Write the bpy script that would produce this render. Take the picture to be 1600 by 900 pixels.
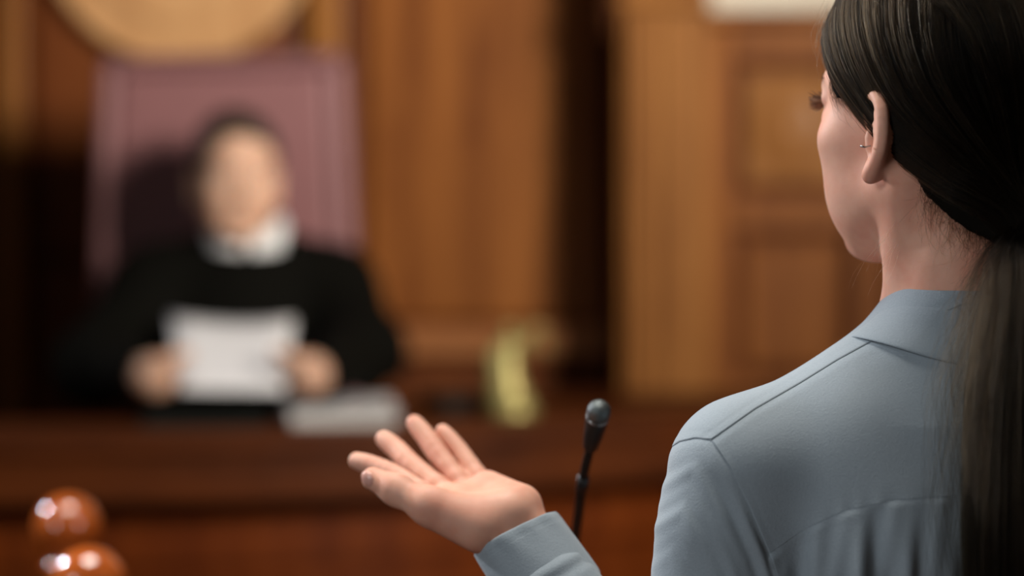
import bpy, bmesh, math, random
import numpy as np
from mathutils import Vector, Matrix

random.seed(7)
rng = np.random.default_rng(7)
for _o in list(bpy.data.objects):
    bpy.data.objects.remove(_o, do_unlink=True)
SC = bpy.context.scene
COL = SC.collection
R = math.radians

# ------------------------------------------------------------------ camera
CZ = 1.45                 # lens height
FPX = 3333.0              # focal length in pixels of the 1600 px wide frame
HY = 400.0                # image row of the horizon
cam_d = bpy.data.cameras.new('camera')
cam_d.sensor_width = 36.0
cam_d.lens = 36.0 * FPX / 1600.0
cam_d.shift_y = -(450.0 - HY) / 1600.0
cam_d.clip_start = 0.05
cam_d.dof.use_dof = True
cam_d.dof.focus_distance = 1.585
cam_d.dof.aperture_fstop = 1.8
cam = bpy.data.objects.new('camera', cam_d)
COL.objects.link(cam)
cam.location = (0, 0, CZ)
cam.rotation_euler = (R(90), 0, 0)
SC.camera = cam

# ------------------------------------------------------------------ light
world = bpy.data.worlds.new('room_light')
SC.world = world
world.use_nodes = True
bg = world.node_tree.nodes['Background']
bg.inputs['Color'].default_value = (1.0, 0.86, 0.72, 1)
bg.inputs['Strength'].default_value = 0.035
SC.view_settings.view_transform = 'Standard'
SC.view_settings.look = 'None'
SC.view_settings.gamma = 1.0
SC.view_settings.exposure = 0.0
SC.cycles.use_denoising = True
SC.cycles.max_bounces = 8
SC.cycles.sample_clamp_indirect = 6.0


def area(name, loc, target, sx, sy, power, col, spread=180):
    d = bpy.data.lights.new(name, 'AREA')
    d.shape = 'RECTANGLE'
    d.size, d.size_y = sx, sy
    d.energy = power
    d.color = col
    d.spread = math.radians(spread)
    o = bpy.data.objects.new(name, d)
    COL.objects.link(o)
    o.location = loc
    v = Vector(target) - Vector(loc)
    o.rotation_euler = v.to_track_quat('-Z', 'Y').to_euler()
    return o


# tall windows on the right-hand side, a smaller high one on the left, and an added fill behind the camera for her back
area('window_light_right', (2.3, 0.7, 2.6), (-0.24, 4.1, 2.2), 0.8, 1.0, 27, (1.0, 0.93, 0.82), 52)
area('window_light_left', (-3.3, 4.0, 3.2), (0.1, 1.7, 1.3), 0.26, 0.34, 16, (0.92, 0.94, 1.0), 60)
area('ceiling_light', (-0.2, 2.1, 3.7), (0.0, 1.8, 0.0), 1.2, 1.0, 22, (1.0, 0.95, 0.88), 90)
area('fill_light_rear', (-2.9, -1.4, 2.8), (0.4, 1.6, 1.35), 1.4, 1.4, 8, (0.90, 0.95, 1.0), 60)


def P(px, py, Y):
    """World point seen at pixel (px, py) at depth Y."""
    return np.array([(px - 800.0) * Y / FPX, Y, CZ - (py - HY) * Y / FPX])


def proj(V):
    return 800.0 + FPX * V[:, 0] / V[:, 1], HY - FPX * (V[:, 2] - CZ) / V[:, 1]


# ------------------------------------------------------------------ materials
def srgb(r, g, b):
    f = lambda c: (c / 255 / 12.92) if c / 255 <= 0.04045 else ((c / 255 + 0.055) / 1.055) ** 2.4
    return (f(r), f(g), f(b), 1)


def new_mat(name):
    m = bpy.data.materials.new(name)
    m.use_nodes = True
    nt = m.node_tree
    return m, nt, nt.nodes['Principled BSDF']


def plain(name, col, rough=0.5, metal=0.0, var=0.06, scale=30.0, bump=0.0, **kw):
    m, nt, b = new_mat(name)
    tc = nt.nodes.new('ShaderNodeTexCoord')
    no = nt.nodes.new('ShaderNodeTexNoise')
    no.inputs['Scale'].default_value = scale
    no.inputs['Detail'].default_value = 4
    nt.links.new(tc.outputs['Object'], no.inputs['Vector'])
    mx = nt.nodes.new('ShaderNodeMix')
    mx.data_type = 'RGBA'
    mx.inputs['A'].default_value = tuple(c * (1 - var) for c in col[:3]) + (1,)
    mx.inputs['B'].default_value = tuple(min(1, c * (1 + var)) for c in col[:3]) + (1,)
    nt.links.new(no.outputs['Fac'], mx.inputs['Factor'])
    nt.links.new(mx.outputs['Result'], b.inputs['Base Color'])
    b.inputs['Roughness'].default_value = rough
    b.inputs['Metallic'].default_value = metal
    for k, v in kw.items():
        b.inputs[k.replace('_', ' ')].default_value = v
    if bump:
        bp = nt.nodes.new('ShaderNodeBump')
        bp.inputs['Strength'].default_value = bump
        bp.inputs['Distance'].default_value = 0.001
        nt.links.new(no.outputs['Fac'], bp.inputs['Height'])
        nt.links.new(bp.outputs['Normal'], b.inputs['Normal'])
    return m


def wood(name, dark, light, rough=0.35, coat=0.3, stretch=(9, 9, 0.8), scale=1.0):
    m, nt, b = new_mat(name)
    tc = nt.nodes.new('ShaderNodeTexCoord')
    mp = nt.nodes.new('ShaderNodeMapping')
    mp.inputs['Scale'].default_value = stretch
    nt.links.new(tc.outputs['Object'], mp.inputs['Vector'])
    n1 = nt.nodes.new('ShaderNodeTexNoise')
    n1.inputs['Scale'].default_value = 1.6 * scale
    n1.inputs['Detail'].default_value = 6
    n1.inputs['Roughness'].default_value = 0.55
    n1.inputs['Distortion'].default_value = 0.6
    nt.links.new(mp.outputs['Vector'], n1.inputs['Vector'])
    n2 = nt.nodes.new('ShaderNodeTexNoise')
    n2.inputs['Scale'].default_value = 14 * scale
    n2.inputs['Detail'].default_value = 3
    nt.links.new(mp.outputs['Vector'], n2.inputs['Vector'])
    ad = nt.nodes.new('ShaderNodeMath')
    ad.operation = 'MULTIPLY_ADD'
    ad.inputs[1].default_value = 0.3
    nt.links.new(n2.outputs['Fac'], ad.inputs[0])
    nt.links.new(n1.outputs['Fac'], ad.inputs[2])
    cr = nt.nodes.new('ShaderNodeValToRGB')
    cr.color_ramp.elements[0].position = 0.45
    cr.color_ramp.elements[0].color = dark
    cr.color_ramp.elements[1].position = 0.85
    cr.color_ramp.elements[1].color = light
    nt.links.new(ad.outputs[0], cr.inputs['Fac'])
    nt.links.new(cr.outputs['Color'], b.inputs['Base Color'])
    b.inputs['Roughness'].default_value = rough
    b.inputs['Coat Weight'].default_value = coat
    b.inputs['Coat Roughness'].default_value = 0.25
    b.inputs['Specular IOR Level'].default_value = 0.14
    return m


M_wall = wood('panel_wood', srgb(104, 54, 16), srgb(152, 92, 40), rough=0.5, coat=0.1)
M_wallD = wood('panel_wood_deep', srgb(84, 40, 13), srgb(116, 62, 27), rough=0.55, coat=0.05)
M_rail = wood('rail_wood_lit', srgb(138, 82, 44), srgb(174, 116, 72), rough=0.5, coat=0.1, stretch=(0.8, 5, 9))  # light caught by the rail put into its paler wood tone
M_pil = wood('pilaster_wood', srgb(122, 72, 28), srgb(164, 108, 52), rough=0.5, coat=0.1)
M_bench = wood('bench_wood', srgb(64, 26, 3), srgb(92, 42, 7), rough=0.55, coat=0.04, stretch=(0.8, 5, 9))
M_benchP = wood('bench_panel_wood', srgb(92, 36, 3), srgb(124, 56, 9), rough=0.5, coat=0.05)
M_seal = wood('seal_wood', srgb(176, 128, 84), srgb(206, 160, 112), rough=0.5, coat=0.05)
M_ball = wood('finial_wood', srgb(140, 56, 16), srgb(206, 104, 40), rough=0.16, coat=1.0, stretch=(6, 6, 2))
M_ball.node_tree.nodes['Principled BSDF'].inputs['Coat Roughness'].default_value = 0.03
M_ball.node_tree.nodes['Principled BSDF'].inputs['Specular IOR Level'].default_value = 0.5
M_floor = wood('floor_wood', srgb(70, 42, 24), srgb(110, 70, 42), rough=0.4, stretch=(6, 0.7, 6))
M_plaster = plain('cream_plaster', srgb(232, 224, 205), 0.7, scale=8)
M_leather = plain('mauve_leather', srgb(130, 85, 86), 0.6, var=0.12, scale=24, bump=0.1)
M_leatherD = plain('mauve_leather_border', srgb(134, 90, 91), 0.6, var=0.1, scale=24, bump=0.1)
M_paper = plain('white_paper', srgb(222, 220, 222), 0.7, var=0.03)
M_paperE = plain('paper_edge', srgb(196, 192, 188), 0.8, var=0.05, scale=120)
M_folder = plain('dark_folder', srgb(24, 26, 22), 0.7, var=0.1, Specular_IOR_Level=0.2)
M_black = plain('black_plastic', srgb(22, 21, 20), 0.4, var=0.1)
M_rubber = plain('black_gooseneck', srgb(14, 13, 12), 0.35, var=0.1)
M_steel = plain('steel', srgb(150, 152, 152), 0.3, 1.0)
M_brass = plain('polished_brass', srgb(172, 158, 100), 0.45, 0.6, var=0.08, scale=60)
M_robe = plain('black_robe_cloth', srgb(9, 8, 5), 0.85, var=0.15, scale=40, Specular_IOR_Level=0.08)
M_white = plain('white_collar_cloth', srgb(225, 225, 226), 0.8, var=0.03)
M_trouser = plain('charcoal_trousers', srgb(38, 38, 42), 0.85)
M_shoe = plain('black_shoe_leather', srgb(16, 15, 15), 0.3)
M_eyew = plain('eye_white', srgb(225, 215, 208), 0.2)
M_iris = plain('eye_iris', srgb(52, 34, 22), 0.2)
M_jhair = plain('dark_short_hair', srgb(40, 30, 22), 0.6, var=0.3, scale=200, bump=0.6)
M_nail = plain('fingernail', srgb(224, 168, 152), 0.28)


def skin(name, base, blot, sss=0.22, rough=0.55, pore=420.0, bump=0.12):
    m, nt, b = new_mat(name)
    tc = nt.nodes.new('ShaderNodeTexCoord')
    n1 = nt.nodes.new('ShaderNodeTexNoise')
    n1.inputs['Scale'].default_value = 34
    n1.inputs['Detail'].default_value = 3
    n2 = nt.nodes.new('ShaderNodeTexNoise')
    n2.inputs['Scale'].default_value = pore
    n2.inputs['Detail'].default_value = 3
    for n in (n1, n2):
        nt.links.new(tc.outputs['Object'], n.inputs['Vector'])
    mx = nt.nodes.new('ShaderNodeMix')
    mx.data_type = 'RGBA'
    mx.inputs['A'].default_value = base
    mx.inputs['B'].default_value = blot
    cr = nt.nodes.new('ShaderNodeMapRange')
    cr.inputs['From Min'].default_value = 0.35
    cr.inputs['From Max'].default_value = 0.7
    nt.links.new(n1.outputs['Fac'], cr.inputs['Value'])
    nt.links.new(cr.outputs['Result'], mx.inputs['Factor'])
    nt.links.new(mx.outputs['Result'], b.inputs['Base Color'])
    b.inputs['Roughness'].default_value = rough
    b.inputs['Specular IOR Level'].default_value = 0.3
    b.inputs['Subsurface Weight'].default_value = sss
    b.inputs['Subsurface Radius'].default_value = (1.0, 0.35, 0.18)
    b.inputs['Subsurface Scale'].default_value = 0.006
    bp = nt.nodes.new('ShaderNodeBump')
    bp.inputs['Strength'].default_value = bump
    bp.inputs['Distance'].default_value = 0.0006
    nt.links.new(n2.outputs['Fac'], bp.inputs['Height'])
    nt.links.new(bp.outputs['Normal'], b.inputs['Normal'])
    return m


M_skin = skin('woman_skin', srgb(228, 174, 149), srgb(216, 152, 128))
M_skinJ = skin('judge_skin', srgb(210, 170, 145), srgb(200, 150, 124), pore=200)


def cloth(name, a, c):
    m, nt, b = new_mat(name)
    tc = nt.nodes.new('ShaderNodeTexCoord')
    n1 = nt.nodes.new('ShaderNodeTexNoise')
    n1.inputs['Scale'].default_value = 650
    n1.inputs['Detail'].default_value = 3
    n1.inputs['Roughness'].default_value = 0.7
    nt.links.new(tc.outputs['Object'], n1.inputs['Vector'])
    n3 = nt.nodes.new('ShaderNodeTexNoise')
    n3.inputs['Scale'].default_value = 60
    n3.inputs['Detail'].default_value = 5
    nt.links.new(tc.outputs['Object'], n3.inputs['Vector'])
    mx = nt.nodes.new('ShaderNodeMix')
    mx.data_type = 'RGBA'
    mx.inputs['A'].default_value = a
    mx.inputs['B'].default_value = c
    nt.links.new(n1.outputs['Fac'], mx.inputs['Factor'])
    # thread line of the seams: narrow darker groove where the seam distance is nearly zero
    at = nt.nodes.new('ShaderNodeAttribute')
    at.attribute_name = 'seam'
    mr = nt.nodes.new('ShaderNodeMapRange')
    mr.inputs['From Min'].default_value = 0.0
    mr.inputs['From Max'].default_value = 0.9
    mr.inputs['To Min'].default_value = 0.0
    mr.inputs['To Max'].default_value = 1.0
    nt.links.new(at.outputs['Fac'], mr.inputs['Value'])
    nt.links.new(mx.outputs['Result'], b.inputs['Base Color'])
    b.inputs['Roughness'].default_value = 0.85
    b.inputs['Specular IOR Level'].default_value = 0.2
    b.inputs['Sheen Weight'].default_value = 0.25
    b.inputs['Sheen Roughness'].default_value = 0.4
    ad = nt.nodes.new('ShaderNodeMath')
    ad.operation = 'MULTIPLY_ADD'
    ad.inputs[1].default_value = 0.08
    nt.links.new(n3.outputs['Fac'], ad.inputs[0])
    nt.links.new(n1.outputs['Fac'], ad.inputs[2])
    bp = nt.nodes.new('ShaderNodeBump')
    bp.inputs['Strength'].default_value = 0.45
    bp.inputs['Distance'].default_value = 0.0008
    nt.links.new(ad.outputs[0], bp.inputs['Height'])
    b2 = nt.nodes.new('ShaderNodeBump')
    b2.inputs['Strength'].default_value = 0.8
    b2.inputs['Distance'].default_value = 0.0009
    nt.links.new(mr.outputs['Result'], b2.inputs['Height'])
    nt.links.new(bp.outputs['Normal'], b2.inputs['Normal'])
    nt.links.new(b2.outputs['Normal'], b.inputs['Normal'])
    return m


M_shirt = cloth('blue_grey_cotton', srgb(136, 147, 154), srgb(156, 166, 173))
M_thread = plain('seam_thread', srgb(74, 84, 96), 0.8)


def hair_mat(name, col, rough=0.32):
    m = bpy.data.materials.new(name)
    m.use_nodes = True
    nt = m.node_tree
    nt.nodes.clear()
    out = nt.nodes.new('ShaderNodeOutputMaterial')
    h = nt.nodes.new('ShaderNodeBsdfHairPrincipled')
    h.parametrization = 'COLOR'
    h.inputs['Color'].default_value = col
    h.inputs['Roughness'].default_value = rough
    h.inputs['Radial Roughness'].default_value = 0.45
    h.inputs['Random Roughness'].default_value = 0.5
    h.inputs['IOR'].default_value = 1.17
    hi = nt.nodes.new('ShaderNodeHairInfo')
    vr = nt.nodes.new('ShaderNodeMapRange')
    vr.inputs['To Min'].default_value = 0.35
    vr.inputs['To Max'].default_value = 1.9
    nt.links.new(hi.outputs['Random'], vr.inputs['Value'])
    sc_ = nt.nodes.new('ShaderNodeVectorMath')
    sc_.operation = 'SCALE'
    sc_.inputs[0].default_value = col[:3]
    ta = nt.nodes.new('ShaderNodeAttribute')
    ta.attribute_name = 'tone'
    tm = nt.nodes.new('ShaderNodeMath')
    tm.operation = 'MULTIPLY'
    nt.links.new(vr.outputs['Result'], tm.inputs[0])
    nt.links.new(ta.outputs['Fac'], tm.inputs[1])
    nt.links.new(tm.outputs[0], sc_.inputs['Scale'])
    nt.links.new(sc_.outputs['Vector'], h.inputs['Color'])
    nt.links.new(h.outputs[0], out.inputs['Surface'])
    return m


M_hair = hair_mat('dark_brown_hair', (0.0105, 0.0066, 0.0033, 1), 0.34)
M_hairL = hair_mat('lighter_brown_hair', (0.085, 0.058, 0.030, 1), 0.38)
M_scalp = plain('hair_mass', srgb(18, 15, 10), 0.9, var=0.3, scale=150, Specular_IOR_Level=0.05)

# ------------------------------------------------------------------ object helpers


def mesh_obj(name, V, F, mat, parent=None, smooth=True, attrs=None):
    me = bpy.data.meshes.new(name)
    V = np.asarray(V, float)
    off = np.zeros(3)
    if parent is not None:
        off = np.array(parent.get('_off', (0, 0, 0)))
    W = V - off
    if isinstance(F, np.ndarray):
        me.vertices.add(len(W))
        me.vertices.foreach_set('co', W.astype(np.float32).ravel())
        n, k = F.shape
        me.loops.add(n * k)
        me.loops.foreach_set('vertex_index', F.astype(np.int32).ravel())
        me.polygons.add(n)
        me.polygons.foreach_set('loop_start', np.arange(0, n * k, k, dtype=np.int32))
        me.polygons.foreach_set('loop_total', np.full(n, k, np.int32))
        me.update(calc_edges=True)
        me.validate()
    else:
        me.from_pydata([tuple(v) for v in W], [], [tuple(f) for f in F])
        me.update()
    if smooth:
        me.polygons.foreach_set('use_smooth', np.ones(len(me.polygons), bool))
    if attrs:
        for k, a in attrs.items():
            if len(a) == len(me.vertices):
                t = me.attributes.new(k, 'FLOAT', 'POINT')
                t.data.foreach_set('value', np.asarray(a, np.float32))
    me.materials.append(mat)
    o = bpy.data.objects.new(name, me)
    COL.objects.link(o)
    if parent is not None:
        o.parent = parent
        o['_off'] = tuple(float(c) for c in off)
    return o


def bm_obj(name, bm, mat, parent=None, smooth=False, bevel=0.0):
    if bevel:
        bmesh.ops.bevel(bm, geom=bm.edges[:] , offset=bevel, segments=2, profile=0.5, affect='EDGES')
    bmesh.ops.recalc_face_normals(bm, faces=bm.faces[:])
    me = bpy.data.meshes.new(name)
    if parent is not None:
        off = Vector(parent.get('_off', (0, 0, 0)))
        bmesh.ops.translate(bm, verts=bm.verts[:], vec=-off)
    bm.to_mesh(me)
    bm.free()
    if smooth:
        for p in me.polygons:
            p.use_smooth = True
    me.materials.append(mat)
    o = bpy.data.objects.new(name, me)
    COL.objects.link(o)
    if parent is not None:
        o.parent = parent
        o['_off'] = tuple(float(c) for c in off)
    return o


def thing(name, label, cat, loc=(0, 0, 0), group=None):
    o = bpy.data.objects.new(name, None)
    o.empty_display_size = 0.05
    COL.objects.link(o)
    o.location = loc
    o['_off'] = tuple(float(c) for c in loc)
    o['label'] = label
    o['category'] = cat
    if group:
        o['group'] = group
    return o


def struct(o):
    o['kind'] = 'structure'
    return o


def box(x0, x1, y0, y1, z0, z1, bm=None):
    bm = bm or bmesh.new()
    r = bmesh.ops.create_cube(bm, size=1.0)
    for v in r['verts']:
        v.co = Vector((x0 + (v.co.x + .5) * (x1 - x0), y0 + (v.co.y + .5) * (y1 - y0), z0 + (v.co.z + .5) * (z1 - z0)))
    return bm


def boxo(name, x0, x1, y0, y1, z0, z1, mat, parent=None, bevel=0.0):
    return bm_obj(name, box(x0, x1, y0, y1, z0, z1), mat, parent, bevel=bevel)


def lathe(prof, c, seg=32):
    """prof: list of (radius, z). Returns V, F around the vertical axis at c."""
    V, F = [], []
    for r_, z in prof:
        for i in range(seg):
            a = 2 * math.pi * i / seg
            V.append((c[0] + r_ * math.cos(a), c[1] + r_ * math.sin(a), c[2] + z))
    for j in range(len(prof) - 1):
        for i in range(seg):
            F.append((j * seg + i, j * seg + (i + 1) % seg, (j + 1) * seg + (i + 1) % seg, (j + 1) * seg + i))
    F.append(tuple(range(seg))[::-1])
    F.append(tuple((len(prof) - 1) * seg + i for i in range(seg)))
    return V, F


def tube(pts, rad, seg=10, closed=False):
    pts = [np.asarray(p, float) for p in pts]
    n = len(pts)
    rads = rad if hasattr(rad, '__len__') else [rad] * n
    V, F = [], []
    up = np.array([0.13, 0.31, 0.94])
    prev = None
    for i in range(n):
        if closed:
            t = pts[(i + 1) % n] - pts[i - 1]
        else:
            t = pts[min(i + 1, n - 1)] - pts[max(i - 1, 0)]
        t /= np.linalg.norm(t) + 1e-12
        if prev is None:
            a = np.cross(t, up)
        else:
            a = prev - t * np.dot(prev, t)
        a /= np.linalg.norm(a) + 1e-12
        prev = a
        b = np.cross(t, a)
        for k in range(seg):
            th = 2 * math.pi * k / seg
            V.append(pts[i] + rads[i] * (math.cos(th) * a + math.sin(th) * b))
    m = n if closed else n - 1
    for i in range(m):
        j = (i + 1) % n
        for k in range(seg):
            F.append((i * seg + k, i * seg + (k + 1) % seg, j * seg + (k + 1) % seg, j * seg + k))
    if not closed:
        F.append(tuple(range(seg))[::-1])
        F.append(tuple((n - 1) * seg + k for k in range(seg)))
    return V, F


def catmull(pts, n):
    pts = np.asarray(pts, float)
    Q = np.vstack([2 * pts[0] - pts[1], pts, 2 * pts[-1] - pts[-2]])
    out = []
    m = len(pts) - 1
    for u in np.linspace(0, m, n):
        i = min(int(u), m - 1)
        t = u - i
        p0, p1, p2, p3 = Q[i:i + 4]
        out.append(.5 * (2 * p1 + (p2 - p0) * t + (2 * p0 - 5 * p1 + 4 * p2 - p3) * t * t + (3 * p1 - p0 - 3 * p2 + p3) * t ** 3))
    return np.array(out)


def ellip(c, r, rot=None, seg=20, ring=12):
    V, F = [], []
    rot = np.eye(3) if rot is None else rot
    for j in range(ring + 1):
        ph = math.pi * j / ring
        for i in range(seg):
            a = 2 * math.pi * i / seg
            p = np.array([r[0] * math.sin(ph) * math.cos(a), r[1] * math.sin(ph) * math.sin(a), r[2] * math.cos(ph)])
            V.append(np.asarray(c) + rot @ p)
    for j in range(ring):
        for i in range(seg):
            F.append((j * seg + i, (j + 1) * seg + i, (j + 1) * seg + (i + 1) % seg, j * seg + (i + 1) % seg))
    return V, F


def merge(*parts):
    V, F = [], []
    for v, f in parts:
        o = len(V)
        V += [tuple(p) for p in v]
        F += [tuple(i + o for i in q) for q in f]
    return V, F


# ------------------------------------------------------------------ implicit surfaces
class Frame:
    """Local millimetres -> world metres."""

    def __init__(s, origin, yaw=0.0, pitch=0.0, scale=1.0, roll=0.0):
        s.o = np.asarray(origin, float)
        c, n = math.cos(yaw), math.sin(yaw)
        Rz = np.array([[c, -n, 0], [n, c, 0], [0, 0, 1]])
        c, n = math.cos(pitch), math.sin(pitch)
        Rx = np.array([[1, 0, 0], [0, c, -n], [0, n, c]])
        c, n = math.cos(roll), math.sin(roll)
        Ry = np.array([[c, 0, n], [0, 1, 0], [-n, 0, c]])
        s.R = Rz @ Rx @ Ry
        s.s = scale * 0.001

    def __call__(s, p):
        return s.o + s.s * (np.asarray(p, float) @ s.R.T)

    def inv(s, V):
        return ((np.asarray(V) - s.o) @ s.R) / s.s


class SDF:
    def __init__(s):
        s.pr = []

    def rc(s, a, b, r1, r2=None, k=0.01, neg=False):
        a, b = np.asarray(a, float), np.asarray(b, float)
        r2 = r1 if r2 is None else r2
        c = (a + b) / 2
        s.pr.append(('c', a, b, r1, r2, k, neg, c, np.linalg.norm(b - a) / 2 + max(r1, r2)))

    def el(s, c, r, rot=None, k=0.01, neg=False):
        c, r = np.asarray(c, float), np.asarray(r, float)
        s.pr.append(('e', c, r, np.eye(3) if rot is None else rot, None, k, neg, c, r.max()))

    def __call__(s, Pn):
        N = len(Pn)
        d = np.full(N, 1e3)
        for q in s.pr:
            k, neg, c, Rb = q[5], q[6], q[7], q[8]
            lb = np.sqrt(((Pn - c) ** 2).sum(1)) - Rb
            m = (lb < -d + k) if neg else (lb < d + k)
            if not m.any():
                continue
            X = Pn[m]
            if q[0] == 'c':
                a, b, r1, r2 = q[1:5]
                ba = b - a
                L = ba @ ba
                t = np.clip(((X - a) @ ba) / (L + 1e-15), 0, 1)
                e = np.sqrt(((X - a - t[:, None] * ba) ** 2).sum(1)) - (r1 + t * (r2 - r1))
            else:
                Y = (X - q[1]) @ q[3]
                r = q[2]
                k0 = np.sqrt(((Y / r) ** 2).sum(1))
                k1 = np.sqrt(((Y / r ** 2) ** 2).sum(1)) + 1e-9
                e = k0 * (k0 - 1) / k1
                e = np.where(k0 < 1e-3, -r.min(), e)
            dm = d[m]
            if neg:
                e = -e
                h = np.maximum(k - np.abs(dm - e), 0) / k
                d[m] = np.maximum(dm, e) + h * h * k / 4
            else:
                h = np.maximum(k - np.abs(dm - e), 0) / k
                d[m] = np.minimum(dm, e) - h * h * k / 4
        return d


def polygonize(f, lo, hi, res, levels=4, newton=1):
    lo = np.asarray(lo, float)
    hi = np.asarray(hi, float)
    H = res * 2 ** levels
    n0 = np.ceil((hi - lo) / H).astype(int)
    g = np.stack(np.meshgrid(*[np.arange(n) for n in n0], indexing='ij'), -1).reshape(-1, 3)
    h = H
    for L in range(levels + 1):
        d = f(lo + (g + 0.5) * h)
        g = g[np.abs(d) < h * 0.87 * (1.5 if L < levels else 1.35)]
        if L < levels:
            off = np.stack(np.meshgrid([0, 1], [0, 1], [0, 1], indexing='ij'), -1).reshape(-1, 3)
            g = (g[:, None, :] * 2 + off[None]).reshape(-1, 3)
            h /= 2
    N = (n0 * 2 ** levels + 4).astype(np.int64)
    lin = lambda a: (a[..., 0].astype(np.int64) * N[1] + a[..., 1]) * N[2] + a[..., 2]
    off = np.array([[i, j, k] for i in (0, 1) for j in (0, 1) for k in (0, 1)])
    cl = lin(g)
    order = np.argsort(cl)
    g, cl = g[order], cl[order]
    corners = g[:, None, :] + off[None]
    cid = lin(corners)
    u, inv = np.unique(cid.ravel(), return_inverse=True)
    pos = np.stack([u // (N[1] * N[2]), (u // N[2]) % N[1], u % N[2]], -1)
    val = f(lo + pos * res)
    cv = val[inv].reshape(-1, 8)
    act = (cv.min(1) < 0) & (cv.max(1) >= 0)
    g, cl, cv, corners = g[act], cl[act], cv[act], corners[act]
    edges = [(a, b) for a in range(8) for b in range(a + 1, 8) if np.abs(off[a] - off[b]).sum() == 1]
    acc = np.zeros((len(g), 3))
    cnt = np.zeros(len(g))
    for a, b in edges:
        va, vb = cv[:, a], cv[:, b]
        m = (va < 0) != (vb < 0)
        t = np.where(m, va / np.where(m, va - vb, 1), 0)
        p = off[a] + t[:, None] * (off[b] - off[a])
        acc[m] += p[m]
        cnt[m] += 1
    V = lo + (g + acc / cnt[:, None]) * res
    faces = []
    for ax in range(3):
        b1, b2 = (ax + 1) % 3, (ax + 2) % 3
        e = [0, 0, 0]
        e[ax] = 1
        ia = 0
        ib = e[0] * 4 + e[1] * 2 + e[2]
        m = (cv[:, ia] < 0) != (cv[:, ib] < 0)
        G = g[m]
        flip = cv[m, ia] < 0
        d1 = np.zeros(3, int); d1[b1] = 1
        d2 = np.zeros(3, int); d2[b2] = 1
        ids = []
        ok = np.ones(len(G), bool)
        for dd in (np.zeros(3, int), d1, d1 + d2, d2):
            l = lin(G - dd)
            k = np.clip(np.searchsorted(cl, l), 0, len(cl) - 1)
            ok &= cl[k] == l
            ids.append(k)
        q = np.stack(ids, -1)
        q = np.where(flip[:, None], q, q[:, ::-1])
        faces.append(q[ok])
    F = np.vstack(faces)
    for _ in range(newton):
        V = V - np.clip(f(V), -res, res)[:, None] * grad(f, V, res * .25)
    return V, F


def grad(f, V, e):
    g = np.zeros_like(V)
    for s in ((1, -1, -1), (-1, -1, 1), (-1, 1, -1), (1, 1, 1)):
        s = np.array(s, float)
        g += s[None] * f(V + s * e)[:, None]
    return g / (np.linalg.norm(g, axis=1, keepdims=True) + 1e-12)


def clip_tris(V, T, s, A):
    """Part of a triangle mesh where s > 0, cut cleanly along s = 0. A: dict of vertex attributes."""
    p = s > 0
    c = p[T].sum(1)
    full = T[c == 3]
    V2, keys = [V], {}
    newv = []
    newa = []
    out = []
    base = len(V)

    def ev(a, b):
        k = (a, b) if a < b else (b, a)
        if k not in keys:
            t = s[k[0]] / (s[k[0]] - s[k[1]])
            keys[k] = base + len(newv)
            newv.append(V[k[0]] * (1 - t) + V[k[1]] * t)
            newa.append((k[0], k[1], t))
        return keys[k]
    for t in T[(c == 1) | (c == 2)]:
        a, b, d = (int(x) for x in t)
        if p[t].sum() == 1:
            while not p[a]:
                a, b, d = b, d, a
            out.append((a, ev(a, b), ev(a, d)))
        else:
            while p[a]:
                a, b, d = b, d, a
            x, y = ev(a, b), ev(a, d)
            out.append((x, b, d))
            out.append((x, d, y))
    VV = np.vstack([V] + ([np.array(newv)] if newv else []))
    TT = np.vstack([full] + ([np.array(out)] if out else []))
    AA = {}
    for k, a in A.items():
        ex = np.array([a[i] * (1 - t) + a[j] * t for i, j, t in newa]) if newa else np.zeros((0,) + a.shape[1:])
        AA[k] = np.concatenate([a, ex])
    u, inv = np.unique(TT.ravel(), return_inverse=True)
    return VV[u], inv.reshape(-1, 3), {k: a[u] for k, a in AA.items()}


def poly_sd(x, y, pts):
    """Signed distance from an open polyline; positive on its left (in x right, y down coordinates: below/left when drawn rightwards)."""
    best = np.full(len(x), 1e9)
    sg = np.ones(len(x))
    pts = np.asarray(pts, float)
    n = len(pts) - 1
    for i in range(n):
        a, b = pts[i], pts[i + 1]
        d = b - a
        L = d @ d
        t = ((x - a[0]) * d[0] + (y - a[1]) * d[1]) / L
        t = np.clip(t, -1e9 if i == 0 else 0, 1e9 if i == n - 1 else 1)
        ex, ey = x - a[0] - t * d[0], y - a[1] - t * d[1]
        dd = np.hypot(ex, ey)
        cr = d[0] * (y - a[1]) - d[1] * (x - a[0])
        m = dd < best - 1e-9
        best[m] = dd[m]
        sg[m] = np.where(cr[m] >= 0, 1, -1)
    return best * sg


def smooth01(t):
    t = np.clip(t, 0, 1)
    return t * t * (3 - 2 * t)


def curves_obj(name, paths, radii, mat, parent, taper=True, tone=None):
    """paths: list of (n,3) arrays in world metres -> one hair curves object."""
    hc = bpy.data.hair_curves.new(name)
    off = np.array(parent.get('_off', (0, 0, 0)))
    hc.add_curves([len(p) for p in paths])
    allp = np.vstack(paths) - off
    hc.points.foreach_set('position', allp.astype(np.float32).ravel())
    rr = []
    for p, r in zip(paths, radii):
        t = np.linspace(0, 1, len(p))
        rr.append(r * (1 - 0.75 * t ** 4) if taper else np.full(len(p), r))
    hc.points.foreach_set('radius', np.concatenate(rr).astype(np.float32))
    tn = hc.attributes.new('tone', 'FLOAT', 'CURVE')
    tn.data.foreach_set('value', np.asarray(tone if tone is not None else np.ones(len(paths)), np.float32))
    hc.materials.append(mat)
    o = bpy.data.objects.new(name, hc)
    COL.objects.link(o)
    o.parent = parent
    o['_off'] = tuple(float(c) for c in off)
    return o


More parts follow.
